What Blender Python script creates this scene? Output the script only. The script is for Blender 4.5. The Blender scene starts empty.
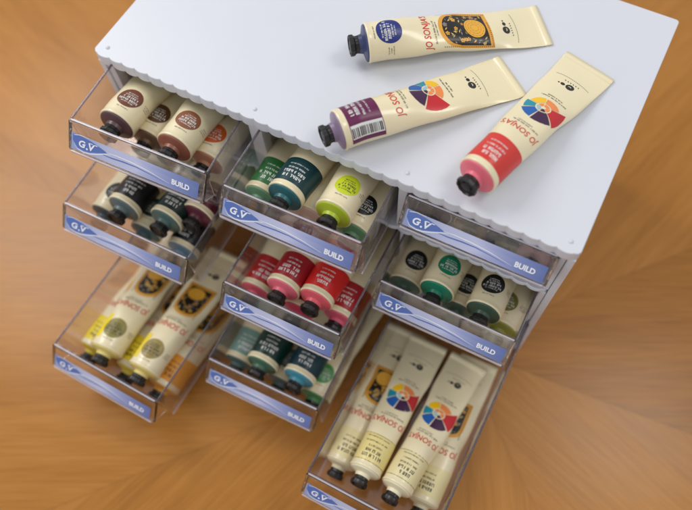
import bpy, bmesh, math, random
from mathutils import Vector, Matrix
R = math.radians
SC = bpy.context.scene
COL = SC.collection
random.seed(7)
ZT = 0.183                      # height of the cabinet top above the table

# ------------------------------------------------------------------ helpers
def srgb(r, g, b):
    f = lambda c: (c/255/12.92) if c/255 <= .04045 else ((c/255+.055)/1.055)**2.4
    return (f(r), f(g), f(b), 1)

MATS = {}
def mat(name, col, rough=.4, spec=.5, noise=0, nscale=60, coat=0):
    if name in MATS: return MATS[name]
    m = bpy.data.materials.new(name); m.use_nodes = True
    nt = m.node_tree; b = nt.nodes['Principled BSDF']
    b.inputs['Roughness'].default_value = rough
    b.inputs['Specular IOR Level'].default_value = spec
    b.inputs['Coat Weight'].default_value = coat
    b.inputs['Coat Roughness'].default_value = .12
    if noise:
        tc = nt.nodes.new('ShaderNodeTexCoord'); n = nt.nodes.new('ShaderNodeTexNoise')
        n.inputs['Scale'].default_value = nscale; n.inputs['Detail'].default_value = 5
        nt.links.new(tc.outputs['Object'], n.inputs['Vector'])
        mx = nt.nodes.new('ShaderNodeMix'); mx.data_type = 'RGBA'
        mx.inputs[6].default_value = tuple(c*(1-noise) for c in col[:3])+(1,)
        mx.inputs[7].default_value = tuple(min(1, c*(1+noise)) for c in col[:3])+(1,)
        nt.links.new(n.outputs['Fac'], mx.inputs[0]); nt.links.new(mx.outputs[2], b.inputs['Base Color'])
        mr = nt.nodes.new('ShaderNodeMapRange')
        mr.inputs[3].default_value = rough*.8; mr.inputs[4].default_value = rough*1.25
        nt.links.new(n.outputs['Fac'], mr.inputs[0]); nt.links.new(mr.outputs[0], b.inputs['Roughness'])
        bp = nt.nodes.new('ShaderNodeBump'); bp.inputs['Strength'].default_value = .06; bp.inputs['Distance'].default_value = .001
        nt.links.new(n.outputs['Fac'], bp.inputs['Height']); nt.links.new(bp.outputs[0], b.inputs['Normal'])
    else:
        b.inputs['Base Color'].default_value = col
    MATS[name] = m
    return m

def clear_mat(name, tint, milk=.0, rough=.04, ior=1.45):
    m = bpy.data.materials.new(name); m.use_nodes = True; nt = m.node_tree
    nt.nodes.remove(nt.nodes['Principled BSDF']); out = nt.nodes['Material Output']
    tr = nt.nodes.new('ShaderNodeBsdfTransparent'); tr.inputs[0].default_value = tint
    gl = nt.nodes.new('ShaderNodeBsdfGlossy'); gl.inputs['Roughness'].default_value = rough
    df = nt.nodes.new('ShaderNodeBsdfDiffuse'); df.inputs[0].default_value = (.80, .77, .83, 1)
    lw = nt.nodes.new('ShaderNodeLayerWeight'); lw.inputs[0].default_value = .5      # facing = 1 - |cos|
    pw = nt.nodes.new('ShaderNodeMath'); pw.operation = 'POWER'; pw.inputs[1].default_value = 3.3; nt.links.new(lw.outputs['Facing'], pw.inputs[0])
    fr = nt.nodes.new('ShaderNodeMath'); fr.operation = 'MULTIPLY_ADD'; fr.inputs[1].default_value = .85; fr.inputs[2].default_value = .045
    nt.links.new(pw.outputs[0], fr.inputs[0])
    tc = nt.nodes.new('ShaderNodeTexCoord'); n = nt.nodes.new('ShaderNodeTexNoise'); n.inputs['Scale'].default_value = 45
    nt.links.new(tc.outputs['Object'], n.inputs['Vector'])
    bp = nt.nodes.new('ShaderNodeBump'); bp.inputs['Strength'].default_value = .25; bp.inputs['Distance'].default_value = .002
    nt.links.new(n.outputs['Fac'], bp.inputs['Height'])
    nt.links.new(bp.outputs[0], gl.inputs['Normal']); nt.links.new(bp.outputs[0], lw.inputs['Normal'])
    m1 = nt.nodes.new('ShaderNodeMixShader'); m1.inputs[0].default_value = milk
    nt.links.new(tr.outputs[0], m1.inputs[1]); nt.links.new(df.outputs[0], m1.inputs[2])
    m2 = nt.nodes.new('ShaderNodeMixShader')
    nt.links.new(fr.outputs[0], m2.inputs[0]); nt.links.new(m1.outputs[0], m2.inputs[1]); nt.links.new(gl.outputs[0], m2.inputs[2])
    nt.links.new(m2.outputs[0], out.inputs[0])
    return m

CREAM = mat('tube_cream', srgb(233, 220, 182), .28, .5, .03, 40, .3)
BLACK = mat('cap_black', (.012, .011, .011, 1), .38, .5, .15, 300)
WHITEINK = mat('white_ink', (.78, .78, .74, 1), .4)
DARKINK = mat('dark_ink', (.02, .018, .018, 1), .4)
GREYINK = mat('grey_ink', (.16, .14, .11, 1), .4)
REDINK = mat('red_ink', srgb(205, 52, 34), .4)
GOLDINK = mat('gold_ink', srgb(222, 158, 52), .4, .5, .12, 400)
PLASTIC = mat('white_plastic', (.645, .662, .715, 1), .38, .5, .02, 14)
CLEAR = clear_mat('clear_plastic', (.985, .978, .987, 1), .006)
EDGE = clear_mat('clear_edge', (.52, .46, .50, 1), .06, .10)
EDGE_LIGHT = clear_mat('clear_edge_light', (.90, .88, .92, 1), .42, .10)  # milky pale copy of the clear plastic, paints lit edges and highlights
HOLDER = mat('clear_holder', (.96, .95, .97, 1), .05, .5)
HOLDER.node_tree.nodes['Principled BSDF'].inputs['Transmission Weight'].default_value = 1
HOLDER.node_tree.nodes['Principled BSDF'].inputs['IOR'].default_value = 1.47
def ink(rgb): return mat('ink_%d_%d_%d' % rgb, srgb(*rgb), .36, .5)
def nib(rgb): return mat('shoulder_%d_%d_%d' % rgb, srgb(*rgb), .35, .5)

def link(name, me, parent=None, smooth=True):
    o = bpy.data.objects.new(name, me); COL.objects.link(o)
    if parent: o.parent = parent
    if smooth:
        for p in me.polygons: p.use_smooth = True
    return o
def from_bm(name, bm, mats, parent=None, smooth=True):
    me = bpy.data.meshes.new(name); bm.to_mesh(me); bm.free()
    for m in (mats if isinstance(mats, (list, tuple)) else [mats]): me.materials.append(m)
    return link(name, me, parent, smooth)
def empty(name, label, cat, group=None, M=None):
    o = bpy.data.objects.new(name, None); COL.objects.link(o); o.empty_display_size = .01
    o['label'] = label; o['category'] = cat
    if group: o['group'] = group
    if M is not None: o.matrix_world = M
    return o
def box(bm, x0, x1, y0, y1, z0, z1, mi=0):
    vs = [bm.verts.new((x, y, z)) for x in (x0, x1) for y in (y0, y1) for z in (z0, z1)]
    for q in ((0,1,3,2), (4,6,7,5), (0,4,5,1), (2,3,7,6), (0,2,6,4), (1,5,7,3)):
        bm.faces.new([vs[i] for i in q]).material_index = mi
def prism(bm, pts, z0, z1):
    a = [bm.verts.new((x, y, z0)) for x, y in pts]; b = [bm.verts.new((x, y, z1)) for x, y in pts]
    n = len(pts)
    bm.faces.new(a[::-1]); bm.faces.new(b)
    for i in range(n): bm.faces.new((a[i], a[(i+1) % n], b[(i+1) % n], b[i]))
def bevel(o, w=.0008, seg=2):
    md = o.modifiers.new('bevel', 'BEVEL'); md.width = w; md.segments = seg; md.limit_method = 'ANGLE'; md.angle_limit = R(40)
    wn = o.modifiers.new('normals', 'WEIGHTED_NORMAL'); wn.keep_sharp = False
    return o

# ------------------------------------------------------------------ text as flat triangles
_tx = {}
def text_mesh(body, bold=0, shear=0):
    k = (body, bold, shear)
    if k not in _tx:
        cu = bpy.data.curves.new('t', 'FONT'); cu.body = body; cu.size = 1; cu.offset = bold; cu.shear = shear
        cu.align_x = 'CENTER'; cu.align_y = 'CENTER'; cu.resolution_u = 3
        ob = bpy.data.objects.new('t', cu); COL.objects.link(ob)
        dg = bpy.context.evaluated_depsgraph_get(); me = bpy.data.meshes.new_from_object(ob.evaluated_get(dg))
        vs = [tuple(v.co)[:2] for v in me.vertices]; fs = [tuple(p.vertices) for p in me.polygons]
        bpy.data.objects.remove(ob); bpy.data.curves.remove(cu); bpy.data.meshes.remove(me)
        x0 = min(v[0] for v in vs); x1 = max(v[0] for v in vs); y0 = min(v[1] for v in vs); y1 = max(v[1] for v in vs)
        vs = [((x-(x0+x1)/2)/(x1-x0), (y-(y0+y1)/2)/(y1-y0)) for x, y in vs]   # unit box
        _tx[k] = (vs, fs)
    return _tx[k]
class Flat:
    """flat artwork in millimetres: x = reading direction, y = up"""
    def __init__(s): s.v = []; s.f = []; s.m = []
    def poly(s, pts, mi=0):
        n = len(s.v); s.v += pts; s.f.append(tuple(range(n, n+len(pts)))); s.m.append(mi)
    def rect(s, x, y, w, h, mi=0): s.poly([(x, y), (x+w, y), (x+w, y+h), (x, y+h)], mi)
    def grid(s, x, y, w, h, mi=0, d=1.2):
        nx = max(1, math.ceil(w/d)); ny = max(1, math.ceil(h/d))
        for i in range(nx):
            for j in range(ny): s.rect(x+w*i/nx, y+h*j/ny, w/nx, h/ny, mi)
    def sector(s, cx, cy, r0, r1, a0, a1, mi=0, sq=1):
        n = max(2, int((a1-a0)/12)); k = max(1, math.ceil((r1-r0)/1.5))
        for i in range(n):
            for j in range(k):
                p = []
                for (ii, jj) in ((i, j), (i, j+1), (i+1, j+1), (i+1, j)):
                    a = R(a0+(a1-a0)*ii/n); r = r0+(r1-r0)*jj/k
                    p.append((cx+r*math.cos(a), cy+sq*r*math.sin(a)))
                if r0 == 0 and j == 0: p = [p[0], p[1], p[2]]
                s.poly(p, mi)
    def disc(s, cx, cy, r, mi=0, sq=1): s.sector(cx, cy, 0, r, 0, 360, mi, sq)
    def text(s, body, cx, cy, w, h, mi=0, bold=0, shear=0):
        vs, fs = text_mesh(body, bold, shear); n = len(s.v)
        s.v += [(cx+x*w, cy+y*h) for x, y in vs]
        for f in fs: s.f.append(tuple(i+n for i in f)); s.m.append(mi)
    def scrawl(s, cx, cy, w, h, mi=0, rnd=random):
        """a printed line too small to read: little upright strokes in word groups"""
        x = cx-w/2
        while x < cx+w/2-.5*h:
            for _ in range(rnd.randint(2, 6)):
                lw = h*rnd.uniform(.45, .75)
                if x+lw > cx+w/2: break
                t = h*.2; k = rnd.random()
                s.rect(x, cy-h/2, t, h, mi)
                if k > .25: s.rect(x+lw-t, cy-h/2, t, h*(1 if k > .45 else .6), mi)
                yb = rnd.choice((-.5, -.08, .3)); s.rect(x+t, cy+yb*h, lw-2*t, t, mi)
                x += lw+h*.22
            x += h*.4
    def build(s, name, fn, mats, parent, maxlen=1.6):
        bm = bmesh.new(); vv = [bm.verts.new((x, y, 0)) for x, y in s.v]
        for f, m in zip(s.f, s.m):
            try: bm.faces.new([vv[i] for i in f]).material_index = m
            except ValueError: pass
        bmesh.ops.triangulate(bm, faces=[f for f in bm.faces if len(f.verts) > 4])
        if maxlen:
            for _ in range(4):
                e = [e for e in bm.edges if e.calc_length() > maxlen]
                if not e: break
                bmesh.ops.subdivide_edges(bm, edges=e, cuts=1, use_grid_fill=False)
                bmesh.ops.triangulate(bm, faces=[f for f in bm.faces if len(f.verts) > 4])
        for v in bm.verts: v.co = fn(v.co.x, v.co.y)
        return from_bm(name, bm, mats, parent)

# ------------------------------------------------------------------ paint tubes
class Tube:
    """local frame in metres: y runs from the shoulder (0) to the crimp, z up; the underside lies on z = 0"""
    L = .120
    def __init__(s, root, r=.0112, seed=1, fl=.44, L=.120):
        s.L = L
        s.fl = fl
        s.root = root; s.r = r; s.rnd = random.Random(seed)
        s.p1, s.p2 = s.rnd.uniform(0, 6), s.rnd.uniform(0, 6)
        s.wob = s.rnd.uniform(.0004, .0008)
        s.dents = [(s.rnd.uniform(-1.5, 1.5), s.rnd.uniform(.03, .112), s.rnd.uniform(.0003, .0011), s.rnd.uniform(.004, .009)) for _ in range(6)]
    def ab(s, y):
        t = min(1, max(0, y/s.L)); k = max(0, (t-.10)/.90); e = k*k*(3-2*k)*.35+k*.65
        b = s.r*(1-e)+.0006*e; a = s.r+(s.r*s.fl)*e
        return a, b
    def centre(s, y): return s.ab(y)[1]
    def surf(s, th, y, off=0):
        a, b = s.ab(y); t = min(1, max(0, y/s.L))
        w = s.wob*math.sin(math.pi*t)*math.sin(3*th+s.p1+y*70)+.7*s.wob*t*(1-t)*4*math.sin(y*160+s.p2+2*th)
        for dth, dy, dd, dr in s.dents:
            q = ((math.remainder(th-dth, 2*math.pi)*s.r)/dr)**2+((y-dy)/dr/1.3)**2
            if q < 9: w -= dd*math.exp(-q)
        x = a*math.sin(th); z = b*math.cos(th)
        nx, nz = math.sin(th)/a, math.cos(th)/b; n = math.hypot(nx, nz)
        q = (off+w)/n
        return Vector((x+nx*q, y, s.centre(y)+z+nz*q))
    def at(s, off, roll=0, y0=0, x0=0):
        """printing frame: artwork x (mm, reading direction) goes to -x, artwork y (mm) towards the cap"""
        return lambda x, y: s.surf(-(x+x0)/1000/s.r+roll, y0/1000-y/1000, off)
    def body(s):
        bm = bmesh.new(); N = 56; rings = []
        prof = [(-.0009, 0), (-.0002, .0), (.0002, .0004), (.00025, .0014), (0, .0019)]
        ys = [p[1] for p in prof]+[.0019+(s.L-.0019)*i/46 for i in range(1, 47)]
        for i, y in enumerate(ys):
            off = prof[i][0] if i < 5 else 0
            rings.append([bm.verts.new(s.surf(2*math.pi*k/N, y, off)) for k in range(N)])
        for i, y in enumerate((s.L+.0002, s.L+.0050)):      # the flat folded crimp
            a, b = s.ab(s.L); w = .0009 if i == 0 else .0007
            rings.append([bm.verts.new((a*1.0*math.sin(2*math.pi*k/N), y, b+w*math.copysign(abs(math.cos(2*math.pi*k/N))**.3, math.cos(2*math.pi*k/N)))) for k in range(N)])
        for p, q in zip(rings, rings[1:]):
            for k in range(N): bm.faces.new((p[k], p[(k+1) % N], q[(k+1) % N], q[k]))
        bm.faces.new(rings[-1]); bm.faces.new(rings[0][::-1])
        bmesh.ops.recalc_face_normals(bm, faces=bm.faces)
        return from_bm('tube_body', bm, CREAM, s.root)
    def lathe(s, name, prof, m, N=40, flute=0):
        bm = bmesh.new(); rings = []
        for r, y, f in prof:
            rings.append([bm.verts.new(((r*(1+f*flute*math.cos(10*2*math.pi*k/N)))*math.sin(2*math.pi*k/N), y, s.r+r*(1+f*flute*math.cos(10*2*math.pi*k/N))*math.cos(2*math.pi*k/N))) for k in range(N)])
        for p, q in zip(rings, rings[1:]):
            for k in range(N): bm.faces.new((p[k], p[(k+1) % N], q[(k+1) % N], q[k]))
        bm.faces.new(rings[0]); bm.faces.new(rings[-1])
        bmesh.ops.recalc_face_normals(bm, faces=bm.faces)
        o = from_bm(name, bm, m, s.root)
        md = o.modifiers.new('split', 'EDGE_SPLIT'); md.split_angle = R(38)
        return o
    def ends(s, shoulder):
        r = s.r; q = r/.0112
        s.lathe('shoulder', [(r-.0007, .0003, 0), (r-.0008, -.0005, 0), (r-.0012, -.0009, 0), (r*.82, -.0013, 0), (r*.60, -.0021, 0), (r*.50, -.0026, 0), (r*.46, -.0050, 0)], nib(shoulder))
        mm = [(.0044, -.0034, 1), (.0050, -.0038, 1), (.0048, -.0070, 1), (.0053, -.0080, 1), (.0059, -.0085, 1), (.0060, -.0108, 1), (.0056, -.0114, 1),
              (.0049, -.0114, 0), (.0045, -.0102, 0), (.0032, -.0100, 0), (.0028, -.0109, 0), (.0008, -.0110, 0)]
        s.lathe('cap', [(a*q, b, c) for a, b, c in mm], BLACK, 60, .035)
    # ---- printing
    def band(s, rgb, roll, y0=4.3, y1=27, half=46, barcode=True, txt=WHITEINK, box=False):
        f = Flat(); f.grid(-half/2-2, 0, half+4, y1-y0, 0, 1.3)
        o = f.build('label_band', s.at(.00010, roll, y1), ink(rgb), s.root, None)
        g = Flat(); rr = s.rnd
        if box:
            for yy in (.4, y1-y0-.7): g.rect(-half/2-1, yy, half+2, .3)
        n = 4 if not box else 5
        for i in range(n):
            w = rr.uniform(.55, .95)*18.5; h = (2.6, 2.6, 1.5, 1.1, .9)[i]
            g.scrawl(1, (y1-y0)*(.80-.17*i), w, h, 0, rr)
        g.build('lettering', s.at(.00018, roll, y1), txt, o)
        if barcode:
            h = Flat(); x = 0
            h.grid(-17, .5, 9.2, (y1-y0)-1, 0, 1.3)
            w = h.build('barcode', s.at(.00016, roll, y1, -4), WHITEINK, s.root, None)
            k = Flat(); y = 1.2
            while y < (y1-y0)-1.6:
                t = rr.choice((.35, .55, .8)); k.rect(-16, y, 6.4, t); y += t+rr.choice((.35, .5, .8))
            k.build('bars', s.at(.00024, roll, y1, -4), DARKINK, w)
    def badge(s, rgb, roll, y=17.5, r=8.7, stripe=None, txt=WHITEINK, rows=4):
        f = Flat(); f.disc(0, 0, r)
        o = f.build('colour_badge', s.at(.00011, roll, y), ink(rgb), s.root, None)
        g = Flat(); rr = s.rnd
        hs = [(1.0, .55), (1.9, .78), (1.9, .66), (1.1, .5), (.9, .4)][:rows+1]; yy = r*.62
        for h, w in hs: g.scrawl(0, yy-h/2, r*2*w, h, 0, rr); yy -= h+.75
        g.build('lettering', s.at(.00019, roll, y), txt, o)
        if stripe:
            q = Flat(); q.grid(7.5, -11, 11, 22, 0, 1.3); q.build('label_stripe', s.at(.00009, roll, y), ink(stripe), s.root, None)
        p = Flat()
        for i in range(3): p.scrawl(-r*1.0-5.2, 1.6-1.7*i, rr.uniform(4.5, 7.5), .8, 0, rr)
        p.scrawl(0, r+1.5, 9, .8, 0, rr)
        p.build('small_print', s.at(.00011, roll, y), GREYINK, s.root)
    def brand(s, roll, y=40.5, w=28, h=6.4):
        f = Flat(); f.text("JO SONJA'S", 0, 0, w, h, 0, .012)
        f.build('brand_lettering', s.at(.00012, roll, y), REDINK, s.root, 1.3)
        p = Flat(); p.scrawl(0, -h/2-1.8, 19, 1.25, 0, s.rnd); p.scrawl(2, -h/2-3.7, 11, .9, 0, s.rnd)
        p.build('small_print', s.at(.00012, roll, y), GREYINK, s.root)
    def wheel(s, roll, y=66):
        f = Flat()
        cols = [(196, 30, 38), (62, 28, 66), (30, 92, 168), (28, 140, 160), (240, 190, 20), (236, 138, 72)]
        secs = [(-34, 38, 15.5), (38, 98, 13.8), (98, 148, 13.2), (148, 192, 12.0), (192, 256, 10.0), (256, 326, 9.6)]
        for i, (a0, a1, ro) in enumerate(secs):          # angles: 0 = +x side, 90 = towards the cap
            b0, b1 = 180-a1, 180-a0
            f.sector(0, 0, 4.6, ro, b0+2.2, b1-2.2, i)
            f.sector(0, 0, 1.4, 3.8, b0+5, b1-5, 6 if i in (2, 3) else (5 if i in (0, 5, 4) else 1))
        f.build('colour_wheel', s.at(.00012, roll, y), [ink(c) for c in cols]+[ink((150, 190, 200))], s.root, None)
        g = Flat(); g.disc(0, 0, 14.6)
        p = Flat(); p.scrawl(0, -13, 17, 1.0, 0, s.rnd); p.scrawl(0, -15.2, 9, 1.0, 0, s.rnd)
        p.build('small_print', s.at(.00012, roll, y), DARKINK, s.root)
    def emblem(s, roll, y=98):
        f = Flat()
        f.disc(-1.2, 0, 2.3, 0, 1.15); f.disc(2.9, .2, 1.25); f.disc(5.2, .4, .55)
        for i in range(6): f.rect(-4.6+i*1.5, -4.6, .35, 1.0); f.rect(-4.6+i*1.5, -4.6, .8, .25)
        f.build('emblem', s.at(.00012, roll, y), DARKINK, s.root, 1.5)
        g = Flat(); g.sector(-1.0, .2, .5, 1.0, 190, 340); g.build('emblem_highlight', s.at(.0002, roll, y), ink((233, 222, 186)), s.root, None)
        p = Flat()
        for i in range(22): p.rect(-10+i*.95, -8.2+.05*(i-11)**2*.25, .55, .45)
        p.build('small_print', s.at(.00012, roll, y), GREYINK, s.root)
    def arch(s, roll, y0=52, y1=85, hw=10.6, sun=(1.4, 75.5, 6.0)):
        """arched ornamental panel: gold border, black ground with little flowers and one large golden flower"""
        rr = s.rnd; base = y1
        def shape(hw_, bot, top):                           # y = distance above y1 (towards the cap)
            f = Flat(); n = 14; H = top-bot
            for i in range(n):
                xa, xb = -hw_+2*hw_*i/n, -hw_+2*hw_*(i+1)/n
                ya = top-hw_*.9+hw_*.9*math.sqrt(max(0, 1-(xa/hw_)**2)); yb = top-hw_*.9+hw_*.9*math.sqrt(max(0, 1-(xb/hw_)**2))
                k = 16
                for j in range(k):
                    f.poly([(xa, bot+(ya-bot)*j/k), (xb, bot+(yb-bot)*j/k), (xb, bot+(yb-bot)*(j+1)/k), (xa, bot+(ya-bot)*(j+1)/k)])
            return f
        o = shape(hw, 0, y1-y0).build('artwork_panel', s.at(.00010, roll, base), GOLDINK, s.root, None)
        shape(hw-2.7, 2.8, y1-y0-2.7).build('ground', s.at(.00016, roll, base), ink((32, 26, 22)), o, None)
        f = Flat(); ht = y1-y0; top = ht-hw*.9
        def inside(x, y, m):
            if abs(x) > hw-2.9-m or y < 3+m: return False
            if y > top and math.hypot(x/(hw-2.7-m), (y-top)/(hw*.9-2.7-m)) > 1: return False
            return math.hypot(x-sun[0], y-(y1-sun[1])) > sun[2]+m
        for i in range(34):                                 # little five-petalled flowers
            x = rr.uniform(-hw, hw); y = rr.uniform(3, ht); q = rr.uniform(.6, 1.0)
            if not inside(x, y, 1.2): continue
            c = rr.choice((0, 0, 1, 2, 4))
            for k in range(5): f.disc(x+q*1.15*math.cos(k*1.2566), y+q*1.15*math.sin(k*1.2566), q*.62, c)
            f.disc(x, y, q*.5, 2 if c != 2 else 1)
        for i in range(90):                                 # leaves and seeds
            x = rr.uniform(-hw, hw); y = rr.uniform(3, ht); a = rr.uniform(0, 3.14); l = rr.uniform(.9, 1.8); t_ = l*.34
            if not inside(x, y, .9): continue
            ca, sa = math.cos(a), math.sin(a)
            f.poly([(x-l*ca, y-l*sa), (x+t_*sa, y-t_*ca), (x+l*ca, y+l*sa), (x-t_*sa, y+t_*ca)], rr.choice((3, 3, 1, 0, 4)))
        f.disc(sun[0], y1-sun[1], sun[2], 0)
        f.build('flowers', s.at(.00022, roll, base), [ink((230, 172, 58)), ink((212, 186, 112)), ink((190, 124, 50)), ink((116, 120, 86)), ink((132, 134, 136))], o, None)
        g = Flat()
        for ring, n in ((.86, 16), (.62, 12), (.38, 8)):
            for k in range(n):
                a0 = k*360/n+ring*90; g.sector(sun[0], y1-sun[1], sun[2]*(ring-.05), sun[2]*(ring+.02), a0, a0+250/n)
        g.build('petal_lines', s.at(.00028, roll, base), ink((206, 142, 40)), o, None)
        d = Flat()
        for k in range(26): d.rect(-hw+.7, k*ht/27+.6, 1.2, .5); d.rect(hw-1.9, k*ht/27+.6, 1.2, .5)
        for k in range(15): d.rect(-hw+1.6+k*1.3, .5, .55, .9)
        d.build('border_marks', s.at(.00017, roll, base), ink((140, 84, 30)), o, None)

def tube(label, M, shoulder, kind, rgb, roll=0, seed=1, r=.0112, rich=True, art=None, group=None, txt=WHITEINK, **kw):
    root = empty('paint_tube', label, 'paint tube', group, M)
    t = Tube(root, r, seed); t.body(); t.ends(shoulder)
    if kind == 'band': t.band(rgb, roll, txt=txt, **kw)
    else: t.badge(rgb, roll, txt=txt, **kw)
    if rich:
        t.brand(roll)
        if art == 'wheel': t.wheel(roll)
        elif art == 'arch': t.arch(roll)
        t.emblem(roll)
    return root

# ------------------------------------------------------------------ table
def wood():
    m = bpy.data.materials.new('sunburst_veneer'); m.use_nodes = True; nt = m.node_tree; N = nt.nodes.new; Lk = nt.links.new
    b = nt.nodes['Principled BSDF']
    tc = N('ShaderNodeTexCoord'); sx = N('ShaderNodeSeparateXYZ'); Lk(tc.outputs['Object'], sx.inputs[0])
    def math_(op, a, c=None):
        n = N('ShaderNodeMath'); n.operation = op
        for i, v in enumerate((a, c)):
            if v is None: continue
            if isinstance(v, (int, float)): n.inputs[i].default_value = v
            else: Lk(v, n.inputs[i])
        return n.outputs[0]
    ang = math_('ARCTAN2', sx.outputs[1], sx.outputs[0])
    K = 8; A0 = R(4.5)
    a = math_('MULTIPLY', math_('ADD', ang, math.pi-A0), K/(2*math.pi)); seg = math_('FLOOR', a); fr = math_('FRACT', a)
    rot = math_('MULTIPLY', math_('ADD', seg, .5), -2*math.pi/K)
    vr = N('ShaderNodeVectorRotate'); vr.rotation_type = 'Z_AXIS'; Lk(tc.outputs['Object'], vr.inputs['Vector']); Lk(math_('ADD', rot, math.pi-A0), vr.inputs['Angle'])
    off = N('ShaderNodeCombineXYZ'); Lk(math_('MULTIPLY', seg, 3.71), off.inputs[2])
    va = N('ShaderNodeVectorMath'); Lk(vr.outputs[0], va.inputs[0]); Lk(off.outputs[0], va.inputs[1])
    mp = N('ShaderNodeMapping'); mp.inputs['Scale'].default_value = (1.8, 22, 1); Lk(va.outputs[0], mp.inputs[0])
    n1 = N('ShaderNodeTexNoise'); n1.inputs['Scale'].default_value = 1.6; n1.inputs['Detail'].default_value = 6; n1.inputs['Roughness'].default_value = .6; n1.inputs['Distortion'].default_value = .25
    Lk(mp.outputs[0], n1.inputs['Vector'])
    mp2 = N('ShaderNodeMapping'); mp2.inputs['Scale'].default_value = (22, 330, 1); Lk(va.outputs[0], mp2.inputs[0])
    n2 = N('ShaderNodeTexNoise'); n2.inputs['Scale'].default_value = 1; n2.inputs['Detail'].default_value = 4; Lk(mp2.outputs[0], n2.inputs['Vector'])
    mp3 = N('ShaderNodeMapping'); mp3.inputs['Scale'].default_value = (1.2, 9, 1); Lk(va.outputs[0], mp3.inputs[0])
    n3 = N('ShaderNodeTexNoise'); n3.inputs['Scale'].default_value = 1.5; n3.inputs['Detail'].default_value = 3; Lk(mp3.outputs[0], n3.inputs['Vector'])
    wn = N('ShaderNodeTexWhiteNoise'); wn.noise_dimensions = '1D'; Lk(seg, wn.inputs['W'])
    f = math_('ADD', math_('MULTIPLY', n1.outputs[0], .38), math_('ADD', math_('MULTIPLY', n2.outputs[0], .42), math_('ADD', math_('MULTIPLY', n3.outputs[0], .30), math_('MULTIPLY', wn.outputs[0], .17))))
    cr = N('ShaderNodeValToRGB'); e = cr.color_ramp.elements
    e[0].position = .30; e[0].color = (.235, .085, .011, 1); e[1].position = .82; e[1].color = (.49, .212, .042, 1)
    x = e.new(.55); x.color = (.37, .148, .022, 1)
    Lk(f, cr.inputs[0])
    # seams between the wedges
    d = math_('MINIMUM', fr, math_('SUBTRACT', 1, fr)); rad = N('ShaderNodeVectorMath'); rad.operation = 'LENGTH'; Lk(tc.outputs['Object'], rad.inputs[0])
    dd = math_('MULTIPLY', math_('MULTIPLY', d, 2*math.pi/K), rad.outputs['Value'])
    sm = N('ShaderNodeMapRange'); sm.interpolation_type = 'SMOOTHSTEP'; sm.inputs[1].default_value = 0; sm.inputs[2].default_value = .0020; sm.inputs[3].default_value = .90; sm.inputs[4].default_value = 1; Lk(dd, sm.inputs[0])
    mx = N('ShaderNodeMix'); mx.data_type = 'RGBA'; mx.blend_type = 'MULTIPLY'; mx.inputs[0].default_value = 1
    Lk(cr.outputs[0], mx.inputs[6]); Lk(sm.outputs[0], mx.inputs[7]); Lk(mx.outputs[2], b.inputs['Base Color'])
    mr = N('ShaderNodeMapRange'); mr.inputs[3].default_value = .22; mr.inputs[4].default_value = .34; Lk(n1.outputs[0], mr.inputs[0]); Lk(mr.outputs[0], b.inputs['Roughness'])
    bp = N('ShaderNodeBump'); bp.inputs['Strength'].default_value = .12; bp.inputs['Distance'].default_value = .0006; Lk(n2.outputs[0], bp.inputs['Height']); Lk(bp.outputs[0], b.inputs['Normal'])
    b.inputs['Specular IOR Level'].default_value = .30
    return m
bm = bmesh.new(); NS = 128; RT = 1.1
top = [bm.verts.new((RT*math.cos(2*math.pi*i/NS), RT*math.sin(2*math.pi*i/NS), 0)) for i in range(NS)]
bot = [bm.verts.new((RT*math.cos(2*math.pi*i/NS), RT*math.sin(2*math.pi*i/NS), -.028)) for i in range(NS)]
bm.faces.new(top); bm.faces.new(bot[::-1])
for i in range(NS): bm.faces.new((top[i], bot[i], bot[(i+1) % NS], top[(i+1) % NS]))
bmesh.ops.recalc_face_normals(bm, faces=bm.faces)
tbl = from_bm('tabletop', bm, wood(), None, False); tbl.location = (.3095, -.018, 0); tbl['kind'] = 'structure'
bevel(tbl, .004, 3)

# ------------------------------------------------------------------ cabinet
W, D, P, TT = .36, .2095, .05678, .0087
cab = empty('drawer_cabinet', 'white plastic cabinet with a scalloped front edge holding nine clear drawers', 'drawer cabinet', None, Matrix.Translation((0, 0, 0)))
def scallop(x0, x1, y, n, amp, back, r=.0026):
    pts = []
    for cx, cy, a0 in ((x1-r, back-r, 0), (x0+r, back-r, 90)):
        for i in range(6): pts.append((cx+r*math.cos(R(a0+18*i)), cy+r*math.sin(R(a0+18*i))))
    pts.append((x0, y+.003)); pts.append((x0+.0016, y+.0008))
    a, b = x0+.004, x1-.004
    for i in range(n):
        for j in range(12):
            t = j/12; pts.append((a+(b-a)*(i+t)/n, y-amp*math.sin(math.pi*t)**.6))
    pts.append((b, y)); pts.append((x1-.0016, y+.0008)); pts.append((x1, y+.003))
    return pts
bm = bmesh.new(); prism(bm, scallop(0, W, .0006, 33, .0015, D), ZT-TT, ZT); bmesh.ops.recalc_face_normals(bm, faces=bm.faces)
bevel(from_bm('top_panel', bm, PLASTIC, cab, False), .0007, 2)
for x0, x1 in ((.0002, .0052), (W-.0052, W-.0002)):
    bm = bmesh.new(); box(bm, x0, x1, .0012, D-.004, .006, ZT-TT-.0003); bevel(from_bm('side_wall', bm, PLASTIC, cab, False))
bm = bmesh.new(); box(bm, .0056, W-.0056, D-.008, D-.0045, .006, ZT-TT-.0003); from_bm('back_wall', bm, PLASTIC, cab, False)
bm = bmesh.new(); box(bm, .0003, W-.0003, .001, D-.002, .001, .0057); bevel(from_bm('base_panel', bm, PLASTIC, cab, False))
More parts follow.
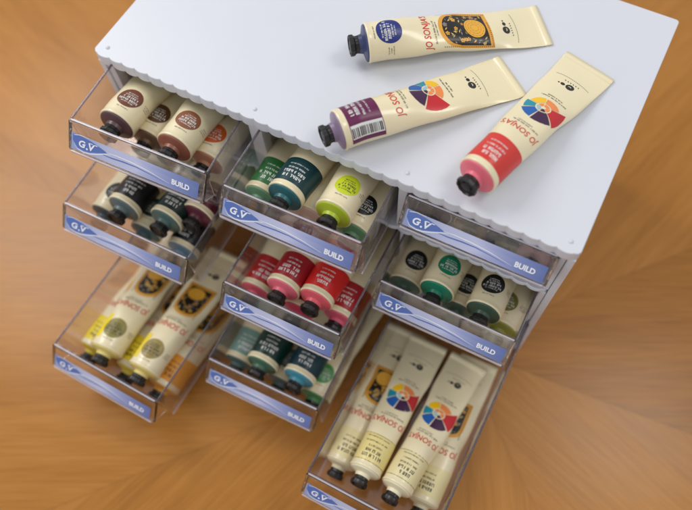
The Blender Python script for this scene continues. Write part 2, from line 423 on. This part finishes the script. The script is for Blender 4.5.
for r in (1, 2):
    z = ZT-TT-r*P
    bm = bmesh.new(); prism(bm, scallop(.0054, W-.0054, .0014, 31, .0016, D-.0085, .001), z, z+.0042); bmesh.ops.recalc_face_normals(bm, faces=bm.faces)
    bevel(from_bm('shelf', bm, PLASTIC, cab, False), .0008, 2)
STILES = [[(.0054, .0112), (.1236, .1342), (.2386, .2452), (.3504, .3546)],
          [(.0054, .0088), (.1186, .1462), (.2422, .2456), (.3500, .3546)],
          [(.0054, .0325), (.1326, .1462), (.2432, .2556)]]
for r, row in enumerate(STILES):
    z1 = ZT-TT-r*P-.0005; z0 = ZT-TT-(r+1)*P+.0046 if r < 2 else .0061
    for k, (a, b) in enumerate(row):
        bm = bmesh.new(); box(bm, a, b, .0024, .0110, z0, z1); bevel(from_bm('stile', bm, PLASTIC, cab, False), .0007, 2)
        if k in (1, 2):
            c = (a+b)/2; bm = bmesh.new(); box(bm, c-.0008, c+.0008, .0114, D-.009, z0, z1); from_bm('divider', bm, PLASTIC, cab, False)
for x in (.0085, .1289, .2419, W-.0085):
    bm = bmesh.new(); bmesh.ops.create_uvsphere(bm, u_segments=16, v_segments=10, radius=.0015)
    for v in bm.verts: v.co = Vector((x, .0075, ZT))+Vector((v.co.x, v.co.y, v.co.z*.8))
    from_bm('peg', bm, PLASTIC, cab)

# ------------------------------------------------------------------ drawers
def label_mat():
    m = bpy.data.materials.new('drawer_label'); m.use_nodes = True; nt = m.node_tree; b = nt.nodes['Principled BSDF']
    tc = nt.nodes.new('ShaderNodeTexCoord'); sx = nt.nodes.new('ShaderNodeSeparateXYZ'); nt.links.new(tc.outputs['Generated'], sx.inputs[0])
    n = nt.nodes.new('ShaderNodeTexNoise'); n.inputs['Scale'].default_value = 3; nt.links.new(tc.outputs['Generated'], n.inputs['Vector'])
    ad = nt.nodes.new('ShaderNodeMath'); ad.operation = 'MULTIPLY_ADD'; ad.inputs[1].default_value = .16; nt.links.new(n.outputs[0], ad.inputs[0]); nt.links.new(sx.outputs[0], ad.inputs[2])
    sb = nt.nodes.new('ShaderNodeMath'); sb.operation = 'SUBTRACT'; sb.inputs[1].default_value = .08; nt.links.new(ad.outputs[0], sb.inputs[0])
    cr = nt.nodes.new('ShaderNodeValToRGB'); e = cr.color_ramp.elements
    e[0].position = 0; e[0].color = srgb(146, 160, 204); e[1].position = 1; e[1].color = srgb(98, 116, 172)
    for p, c in ((.30, (184, 190, 220)), (.50, (194, 198, 228)), (.66, (158, 167, 210)), (.84, (122, 136, 188))):
        x = e.new(p); x.color = srgb(*c)
    nt.links.new(sb.outputs[0], cr.inputs[0]); nt.links.new(cr.outputs[0], b.inputs['Base Color'])
    b.inputs['Roughness'].default_value = .32
    return m
LABEL = label_mat()
DH, DL = .048, .172
SLY, SLZ = -.0118, -.0159           # how far the tilted front strip runs forward and down
def drawer(label, e, xc, zt, yaw, roll, w, short=DL):
    M = Matrix.Translation((xc, -e, ZT+zt-.0010)) @ Matrix.Rotation(R(yaw), 4, 'Z') @ Matrix.Rotation(R(roll), 4, 'Y')
    root = empty('clear_drawer', label, 'drawer', 'clear drawers of the white cabinet', M)
    h, t, L = w/2, .0016, short
    bm = bmesh.new()
    def ring(x, y0, y1, z, tap=0): return [bm.verts.new((-x+tap, y0+tap, z)) for _ in (0,)]+[bm.verts.new((x-tap, y0+tap, z)), bm.verts.new((x-tap, y1-tap, z)), bm.verts.new((-x+tap, y1-tap, z))]
    ot = ring(h, 0, L, 0); ob = ring(h, 0, L, -DH, .0018); it = ring(h-t, t, L-t, 0); ib = ring(h-t, t, L-t, -DH+t, .0018)
    for a, b, mi in ((ot, ob, 0), (it, ib, 0), (ot, it, 1)):
        for k in range(4):
            bm.faces.new((a[k], a[(k+1) % 4], b[(k+1) % 4], b[k])).material_index = mi
    bm.faces.new(ob); bm.faces.new(ib)
    bmesh.ops.recalc_face_normals(bm, faces=bm.faces)
    from_bm('tray', bm, [CLEAR, EDGE], root, False)
    # raised rims along the two sides; added pale strips paint the lit bottom edges
    for sx in (-1, 1):
        bm = bmesh.new(); box(bm, sx*(h+.0001), sx*(h-.0014), .0008, L-.0002, .0003, .0011); bevel(from_bm('rim', bm, EDGE, root, False), .0004, 2)
        bm = bmesh.new(); box(bm, sx*(h-.0017), sx*(h-.0029), .0010, L-.0006, -DH-.0004, -DH+.0007); bevel(from_bm('lit_edge_strip', bm, EDGE_LIGHT, root, False), .0003, 2)
    # tilted label holder along the front
    bm = bmesh.new(); pts = [(-.0003, .0010), (-.0014, .0012), (SLY-.0012, SLZ+.0004), (SLY-.0012, SLZ-.0024), (SLY+.0004, SLZ-.0024), (SLY+.0006, SLZ-.0004), (-.0003, -.0012)]
    a = [bm.verts.new((-h, y, z)) for y, z in pts]; b = [bm.verts.new((h, y, z)) for y, z in pts]; n = len(pts)
    bm.faces.new(a); bm.faces.new(b[::-1])
    for i in range(n): bm.faces.new((a[i], b[i], b[(i+1) % n], a[(i+1) % n]))
    bmesh.ops.recalc_face_normals(bm, faces=bm.faces)
    bevel(from_bm('label_holder', bm, HOLDER, root, False), .0007, 3)
    bm = bmesh.new(); box(bm, -h+.0016, h-.0016, -.0011, .0002, .0013, .0021); bevel(from_bm('front_highlight', bm, EDGE_LIGHT, root, False), .00035, 2)  # pale bars put the bright highlight of the front edges into colour
    bm = bmesh.new(); box(bm, -h+.0019, h-.0019, SLY-.0028, SLY-.0014, SLZ-.0024, SLZ-.0002); bevel(from_bm('front_highlight', bm, EDGE_LIGHT, root, False), .0004, 2)
    for sx in (-1, 1):
        bm = bmesh.new(); q = [(-.0003, -.0014), (SLY+.0004, SLZ-.0006), (SLY+.0004, SLZ-.0026), (-.0003, -.0262)]
        xa, xb = sx*h, sx*(h-.0018)
        a = [bm.verts.new((xa, y, z)) for y, z in q]; b = [bm.verts.new((xb, y, z)) for y, z in q]
        bm.faces.new(a); bm.faces.new(b[::-1])
        for i in range(4): bm.faces.new((a[i], b[i], b[(i+1) % 4], a[(i+1) % 4]))
        bmesh.ops.recalc_face_normals(bm, faces=bm.faces)
        bevel(from_bm('cheek', bm, HOLDER, root, False), .0005, 2)
    # printed label: artwork mm, x from the centre, y up the slope from the lower edge of the strip
    skr, skx, sky = random.uniform(-.006, .006), random.uniform(-.7, .7), random.uniform(-.15, .25)
    S = math.hypot(SLY, SLZ); uy, uz = -SLY/S, -SLZ/S; ny, nz = -uz, uy
    def at(off):
        return lambda x, y: (lambda x, y: Vector((x/1000, SLY-.0014+uy*(y/1000)+ny*off, SLZ+.0006+uz*(y/1000)+nz*off)))(x+skx-y*skr, y+sky+x*skr)
    lw = w*1000-7.0; lx = -lw/2; y0, lh = .7, 12.0
    f = Flat(); f.rect(lx, y0, lw, lh)
    lab = f.build('label', at(.0006), LABEL, root, None)
    dk, wh, lt = ink((84, 112, 182)), mat('label_white', (.86, .88, .95, 1), .32), ink((108, 128, 204))
    def curve_band(pts, wd, mi=0):
        g = Flat()
        for (xa, ya, wa), (xb, yb, wb) in zip([(x, y, q) for (x, y), q in zip(pts, wd)], [(x, y, q) for (x, y), q in zip(pts[1:], wd[1:])]):
            g.poly([(lx+xa*lw, y0+(ya-wa/2)*lh), (lx+xb*lw, y0+(yb-wb/2)*lh), (lx+xb*lw, y0+(yb+wb/2)*lh), (lx+xa*lw, y0+(ya+wa/2)*lh)], mi)
        return g
    top_c = [(.012, .93), (.05, .96), (.10, .93), (.15, .88), (.20, .79), (.25, .67), (.29, .56)]
    bot_c = [(.012, .55), (.05, .18), (.10, .11), (.15, .16), (.20, .29), (.25, .43), (.29, .56)]
    g = Flat()
    for (p, q), (p2, q2) in zip(zip(top_c, top_c[1:]), zip(bot_c, bot_c[1:])):
        g.poly([(lx+p2[0]*lw, y0+p2[1]*lh), (lx+q2[0]*lw, y0+q2[1]*lh), (lx+q[0]*lw, y0+q[1]*lh), (lx+p[0]*lw, y0+p[1]*lh)])
    g.build('swoosh', at(.00068), dk, lab, None)
    mid = [(.34, .56), (.42, .62), (.52, .60), (.62, .50), (.74, .34)]
    curve_band([(.25, .36), (.32, .36), (.42, .42), (.52, .43), (.62, .35), (.74, .22)], [.03, .07, .08, .06, .04, .01]).build('streak', at(.00067), dk, lab, None)
    curve_band([(.02, .36), (.05, .11), (.10, .04), (.15, .08), (.21, .24), (.27, .44), (.32, .54)], [.02, .04, .055, .06, .06, .05, .02]).build('outline', at(.00070), wh, lab, None)
    curve_band([(.28, .58), (.36, .62), (.48, .60), (.62, .49), (.78, .26)], [.015, .05, .065, .045, .01]).build('outline', at(.00071), wh, lab, None)
    curve_band([(.02, .88), (.07, .99), (.14, .985)], [.03, .035, .02]).build('outline', at(.00070), wh, lab, None)
    t = Flat(); cx = lx+.125*lw
    t.text('G', cx-3.7, y0+.50*lh, 5.2, 5.2, 0, .03, .15); t.disc(cx+.2, y0+.50*lh-2.3, .75); t.text('V', cx+3.9, y0+.50*lh, 5.2, 5.2, 0, .03, .15)
    for sx_, sy_, ww in ((2.3, 2.45, 2.6), (6.3, 2.45, 2.4), (-2.6, .0, 2.0)): t.rect(cx+sx_-.2, y0+.5*lh+sy_, ww, .55)
    t.build('lettering', at(.00078), wh, lab, None)
    t = Flat(); t.text('BUILD', lx+.865*lw, y0+.45*lh, 13.6, 4.0, 0, .04); t.build('lettering', at(.00078), wh, lab, None)
    return root, M
GEO = {(0,0):(.0484,.0692,-.0078,3.12,1.53,1.040), (0,1):(.0471,.1866,-.0092,1.32,.04,.997), (0,2):(.0012,.2982,-.0084,.63,-.42,1.012),
       (1,0):(.0885,.0639,-.0642,1.58,2.23,1.039), (1,1):(.0888,.1943,-.0688,.69,-.46,.920), (1,2):(.0402,.2980,-.0655,.49,.35,1.007),
       (2,0):(.1786,.0827,-.1254,-1.37,.47,.954), (2,1):(.1321,.1947,-.1247,1.50,-.16,.930), (2,2):(.1743,.3056,-.1227,-.31,.04,.964)}
CW = .10232
DLAB = {(0,0): 'clear drawer half open at the top of the left column, with brown paint tubes',
        (0,1): 'clear drawer half open at the top of the middle column, with green paint tubes',
        (0,2): 'closed clear drawer at the top of the right column, tubes barely visible inside',
        (1,0): 'open clear drawer in the middle of the left column, with black banded tubes',
        (1,1): 'open clear drawer in the middle of the middle column, with red banded tubes',
        (1,2): 'open clear drawer below the closed one, with dark green and olive badge tubes',
        (2,0): 'bottom left clear drawer pulled far out over the table, with yellow paint tubes',
        (2,1): 'bottom clear drawer of the middle column, with dark green and blue banded tubes',
        (2,2): 'bottom right clear drawer pulled far out, showing whole tubes with colour wheels'}
DM = {}
for k, (e, xc, zt, ya, ro, ws) in GEO.items():
    DM[k] = drawer(DLAB[k], e, xc, zt, ya, ro, CW*ws, .200 if k in ((2,0), (2,2)) else DL)[1]

# ------------------------------------------------------------------ tubes lying on the top
def lay(x0, y0, x1, y1, z=ZT, back=.0130):
    """cap tip at (x0, y0), crimp towards (x1, y1)"""
    a = math.atan2(y1-y0, x1-x0); d = Vector((math.cos(a), math.sin(a), 0))
    return Matrix.Translation(Vector((x0, y0, z+.0003))+d*back) @ Matrix.Rotation(a-math.pi/2, 4, 'Z')
GT = 'paint tubes lying on the cabinet top'
T1 = empty('paint_tube', 'cream paint tube with round blue badge and dark arched flower panel, on the cabinet top', 'paint tube', GT, lay(.1653, .0721, .2766, .1631))
t = Tube(T1, .0130, 1, .44, .1245); t.body(); t.ends((58, 66, 104)); t.badge((34, 46, 118), R(16), 15, 8.8); t.brand(R(18), 41.5); t.arch(R(10), 50, 87.5, 15.2, (1.0, 76, 7.4)); t.emblem(R(8), 99)
T2 = empty('paint_tube', 'cream paint tube with purple label band, barcode and lilac shoulder, on the cabinet top', 'paint tube', GT, lay(.1844, -.0017, .2714, .1086))
t = Tube(T2, .0131, 2, .44, .1245); t.body(); t.ends((136, 116, 142)); t.band((98, 18, 70), R(-14)); t.brand(R(-14), 40); t.wheel(R(-16), 66); t.emblem(R(-6), 97)
T3 = empty('paint_tube', 'cream paint tube with bright red label band and pink shoulder, on the cabinet top', 'paint tube', GT, lay(.2807, .0035, .3175, .1431))
t = Tube(T3, .0134, 3, .44, .1245); t.body(); t.ends((226, 110, 126)); t.band((208, 54, 44), R(0), barcode=False); t.brand(R(6), 41.5); t.wheel(R(2), 68); t.emblem(R(0), 100)

# ------------------------------------------------------------------ tubes in the drawers
# drawer, lx (mm across), ly (mm behind the front), layer, label, shoulder, kind, colour, roll, extras
def put(key, lx, ly, layer, label, sh, kind, rgb, roll=0, seed=1, yaw=0, art=None, rich=None, r=.0131, pitch=None, dz=0, fl=.44, **kw):
    ly = ly-2 if key == (2, 2) else max(ly-5.5, 13.6)
    z = -DH+.0019+(.0215 if layer else 0)+dz
    pt = R(-(6 if layer else 0)) if pitch is None else R(pitch)
    M = DM[key] @ Matrix.Translation((lx/1000, ly/1000, z)) @ Matrix.Rotation(R(yaw), 4, 'Z') @ Matrix.Rotation(pt, 4, 'X')
    root = empty('paint_tube', label, 'paint tube', 'paint tubes in the clear drawers', M)
    t = Tube(root, r, seed, fl); t.body(); t.ends(sh)
    if kind == 'band': t.band(rgb, R(roll), barcode=False, **kw)
    elif kind == 'badge': t.badge(rgb, R(roll), **kw)
    if art:
        t.brand(R(roll))
        (t.wheel if art == 'wheel' else t.arch)(R(roll))
        t.emblem(R(roll))
    return root
A = (0, 0)
put(A, -30, 19, 1, 'cream tube with dark maroon shoulder and brown badge, leftmost in the top left drawer', (92, 66, 70), 'badge', (112, 62, 40), 14, 11, 1)
put(A, -17, 29, 0, 'cream tube low between the two brown badge tubes in the top left drawer', (110, 84, 62), 'badge', (92, 56, 28), 10, 12, 2)
put(A, 16, 18, 1, 'cream tube with reddish brown shoulder and badge, upper tube in the top left drawer', (142, 84, 66), 'badge', (138, 84, 58), 14, 13, 1, y=18)
put(A, 31.5, 30, 0, 'cream tube with orange badge, low at the right of the top left drawer', (176, 120, 92), 'badge', (206, 92, 34), -6, 14, 0)
A = (0, 1)
put(A, -38, 24, 0, 'tube with mid green band and pale green shoulder, leftmost in the top middle drawer', (110, 160, 122), 'band', (44, 110, 56), 10, 21, 0)
put(A, -14.5, 18, 1, 'tube with dark teal band and teal shoulder, upper tube in the top middle drawer', (40, 98, 104), 'band', (10, 56, 62), 6, 22, -1)
put(A, 0, 24, 0, 'plain cream tube lying low between the teal and lime tubes', (214, 178, 160), 'none', None, 0, 23, 1)
put(A, 20.5, 21, 1, 'cream tube with lime yellow badge and lime shoulder in the top middle drawer', (168, 186, 44), 'badge', (196, 210, 36), 8, 24, 0, txt=DARKINK, y=18)
put(A, 33, 26, 0, 'cream tube with black badge and green shoulder, right end of the top middle drawer', (96, 138, 98), 'badge', (22, 28, 28), 4, 25, 0)
A = (0, 2)
put(A, -36, 20, 0, 'cream tube with brown shoulder, leftmost in the closed drawer', (120, 86, 60), 'badge', (100, 60, 40), 0, 31)
put(A, -8, 20, 0, 'tube with tan band, second from the left in the closed drawer', (150, 116, 84), 'band', (140, 96, 66), 0, 32)
put(A, 15, 19, 0, 'tube with dark charcoal band in the closed drawer', (60, 56, 58), 'band', (48, 46, 50), 0, 33)
put(A, 37.5, 19, 0, 'tube with dusty pink band, rightmost in the closed drawer', (190, 120, 140), 'band', (170, 84, 110), 0, 34)
A = (1, 0)
put(A, -39.5, 21, 0, 'cream tube with black badge and slate shoulder, leftmost in the middle left drawer', (76, 88, 92), 'badge', (24, 27, 29), 12, 41, 0)
put(A, -18, 23, 1, 'tube with black band and slate shoulder, upper left in the middle left drawer', (92, 106, 108), 'band', (17, 18, 20), 6, 42, 0)
put(A, -3.5, 21, 0, 'cream tube with blue green shoulder lying under the black banded tube', (76, 104, 106), 'badge', (28, 50, 46), 0, 43, 1)
put(A, 16, 28, 1, 'tube with very dark green band, upper right in the middle left drawer', (78, 104, 98), 'band', (8, 36, 32), 4, 44, -1)
put(A, 30.5, 20, 0, 'tube with black band and pale blue shoulder, low right in the middle left drawer', (112, 142, 158), 'band', (16, 17, 20), -4, 45, 1)
put(A, 35.5, 42, 1, 'tube with maroon band lying at the back right of the middle left drawer', (92, 40, 52), 'band', (82, 18, 32), 0, 46, 0)
A = (1, 1)
put(A, -34, 18.5, 0, 'red banded tube with pink shoulder, leftmost in the drawer of red tubes', (222, 92, 110), 'band', (176, 34, 36), 6, 51, 0)
put(A, -10, 21, 1, 'crimson banded tube on top of its neighbours at left in the drawer of red tubes', (224, 104, 122), 'band', (160, 30, 40), 4, 52, 0)
put(A, 2.0, 19, 0, 'low tube with pink shoulder under the two upper red tubes', (216, 70, 96), 'band', (150, 24, 40), 0, 53, 0)
put(A, 15.5, 24, 1, 'bright red banded tube, upper right in the drawer of red tubes', (222, 92, 104), 'band', (206, 34, 30), 4, 54, 0)
put(A, 32, 27, 0, 'dark red banded tube, rightmost in the drawer of red tubes', (226, 96, 118), 'band', (166, 26, 38), -4, 55, 0)
A = (2, 1)
put(A, -34.5, 17, 0, 'tube with pale teal band, leftmost in the bottom middle drawer', (84, 112, 108), 'band', (120, 156, 142), 6, 61, 0)
put(A, -11, 19, 1, 'tube with dark green band and green shoulder, upper left in the bottom middle drawer', (70, 106, 84), 'band', (8, 48, 40), 5, 62, 0)
put(A, 4, 16, 0, 'low tube with grey shoulder between the two upper tubes of the bottom middle drawer', (96, 112, 104), 'badge', (90, 110, 96), 0, 63, 0)
put(A, 20, 22, 1, 'tube with dark teal band and sky blue shoulder in the bottom middle drawer', (66, 140, 158), 'band', (8, 50, 60), 3, 64, -1)
put(A, 34, 20, 0, 'cream tube with green badge and green shoulder, rightmost in the bottom middle drawer', (88, 146, 92), 'badge', (70, 150, 70), -2, 65, 0)
A = (1, 2)
put(A, -38, 24, 0, 'cream tube with black badge and dark green shoulder, leftmost below the closed drawer', (70, 96, 80), 'badge', (26, 30, 30), 2, 71, 0)
put(A, -13, 17, 1, 'cream tube with emerald badge and emerald shoulder below the closed drawer', (22, 122, 92), 'badge', (14, 128, 88), 6, 72, 0)
put(A, 5, 23, 0, 'low cream tube with black badge between the emerald and charcoal shoulders', (72, 94, 78), 'badge', (30, 36, 32), -4, 73, 0)
put(A, 23, 18, 1, 'cream tube with large black badge and charcoal green shoulder below the closed drawer', (58, 82, 66), 'badge', (26, 32, 28), -10, 74, -1, y=18)
put(A, 38, 23.5, 0, 'cream tube with olive badge and olive shoulder, rightmost below the closed drawer', (146, 146, 62), 'badge', (122, 122, 58), -14, 75, 0)
A = (2, 0); BR = .0130
YB = (222, 196, 30)
put(A, -35.5, 15, 0, 'tube with bright yellow band, low at the left wall of the bottom left drawer', (226, 200, 60), 'band', (232, 206, 40), 0, 81, 0, 'arch', r=BR, txt=DARKINK)
put(A, -15.5, 20, 1, 'cream tube with yellow stripe and olive badge, upper left in the bottom left drawer', (224, 204, 120), 'badge', (138, 128, 62), 8, 82, 6, 'arch', r=BR, y=17, txt=DARKINK, pitch=-3.5, stripe=(240, 216, 30))
put(A, 1, 16, 0, 'tube with lemon yellow band lying between the two upper badge tubes', (230, 206, 70), 'band', (238, 214, 50), 0, 83, 0, 'arch', r=BR, txt=DARKINK)
put(A, 20, 21, 1, 'cream tube with khaki badge and flower panel, upper right in the bottom left drawer', (222, 200, 120), 'badge', (150, 132, 72), 4, 84, 2, 'arch', r=BR, y=16, txt=DARKINK, pitch=-3.5, stripe=(236, 210, 60))
put(A, 32.5, 20, 0, 'cream tube with orange band, low at the right of the bottom left drawer', (228, 160, 60), 'band', (226, 150, 40), 0, 85, 0, 'arch', r=BR, txt=DARKINK)
A = (2, 2)
PB = (226, 208, 138)
put(A, -34.5, 22, 0, 'cream tube low at the left wall of the bottom right drawer, flower panel half hidden', (226, 214, 176), 'band', (228, 214, 160), 10, 91, 1, 'arch', r=.0120, fl=.34, pitch=0, txt=DARKINK)
put(A, -14, 21, 1, 'cream tube with a colour wheel and pale yellow label, upper left in bottom right drawer', (230, 220, 186), 'band', PB, 2, 92, 1, 'wheel', r=.0120, fl=.34, pitch=-8, txt=DARKINK, box=True)
put(A, 11.5, 21, 1, 'cream tube with a colour wheel and boxed label, upper right in bottom right drawer', (230, 220, 186), 'band', (224, 210, 160), 0, 93, -4, 'wheel', r=.0120, fl=.34, pitch=-8, txt=DARKINK, box=True)
put(A, 33, 25, 0, 'cream tube lying low at the right wall of the bottom right drawer', (226, 214, 176), 'band', (228, 214, 160), -14, 94, 2.5, 'arch', r=.0120, fl=.34, pitch=0, txt=DARKINK)

# ------------------------------------------------------------------ light, world, camera
wd = bpy.data.worlds.new('World'); SC.world = wd; wd.use_nodes = True
bg = wd.node_tree.nodes['Background']; bg.inputs[0].default_value = (.94, .97, 1.03, 1); bg.inputs[1].default_value = .58
def area(name, loc, tgt, size, power, col):
    l = bpy.data.lights.new(name, 'AREA'); l.shape = 'RECTANGLE'; l.size, l.size_y = size; l.energy = power; l.color = col
    o = bpy.data.objects.new(name, l); COL.objects.link(o); o.location = loc
    o.rotation_euler = (Vector(tgt)-Vector(loc)).to_track_quat('-Z', 'Y').to_euler(); return o
area('window_light', (-.85, .25, 1.15), (.2, .05, .1), (.75, .6), 10.2, (1, .975, .94))
area('ceiling_light', (.74, .36, 1.10), (.3, .0, .1), (.32, .32), 2.6, (1, .96, .90))
area('front_window_light', (-.30, -1.15, .95), (.15, -.05, .1), (1.0, .8), 3.7, (1, .98, .96))

RC = Matrix(((0.891291, 0.453286, -0.011468), (0.412515, -0.821104, -0.394487), (-0.188232, 0.346872, -0.91883)))
cam = bpy.data.cameras.new('camera'); co = bpy.data.objects.new('camera', cam); COL.objects.link(co); SC.camera = co
rt, dn, fw = RC[0], RC[1], RC[2]
Mc = Matrix((( rt.x, -dn.x, -fw.x, .32761), (rt.y, -dn.y, -fw.y, -.21317), (rt.z, -dn.z, -fw.z, .35641+ZT), (0, 0, 0, 1)))
co.matrix_world = Mc
cam.sensor_width = 36; cam.lens = 659.167/692*36; cam.shift_x = -17.85/692; cam.shift_y = 37.25/692
cam.clip_start = .01; cam.clip_end = 20
cam.dof.use_dof = True; cam.dof.focus_distance = .442; cam.dof.aperture_fstop = 2.9
SC.view_settings.view_transform = 'Standard'; SC.view_settings.look = 'None'; SC.view_settings.gamma = 1; SC.view_settings.exposure = 0
SC.cycles.max_bounces = 16; SC.cycles.transparent_max_bounces = 48; SC.cycles.use_denoising = True
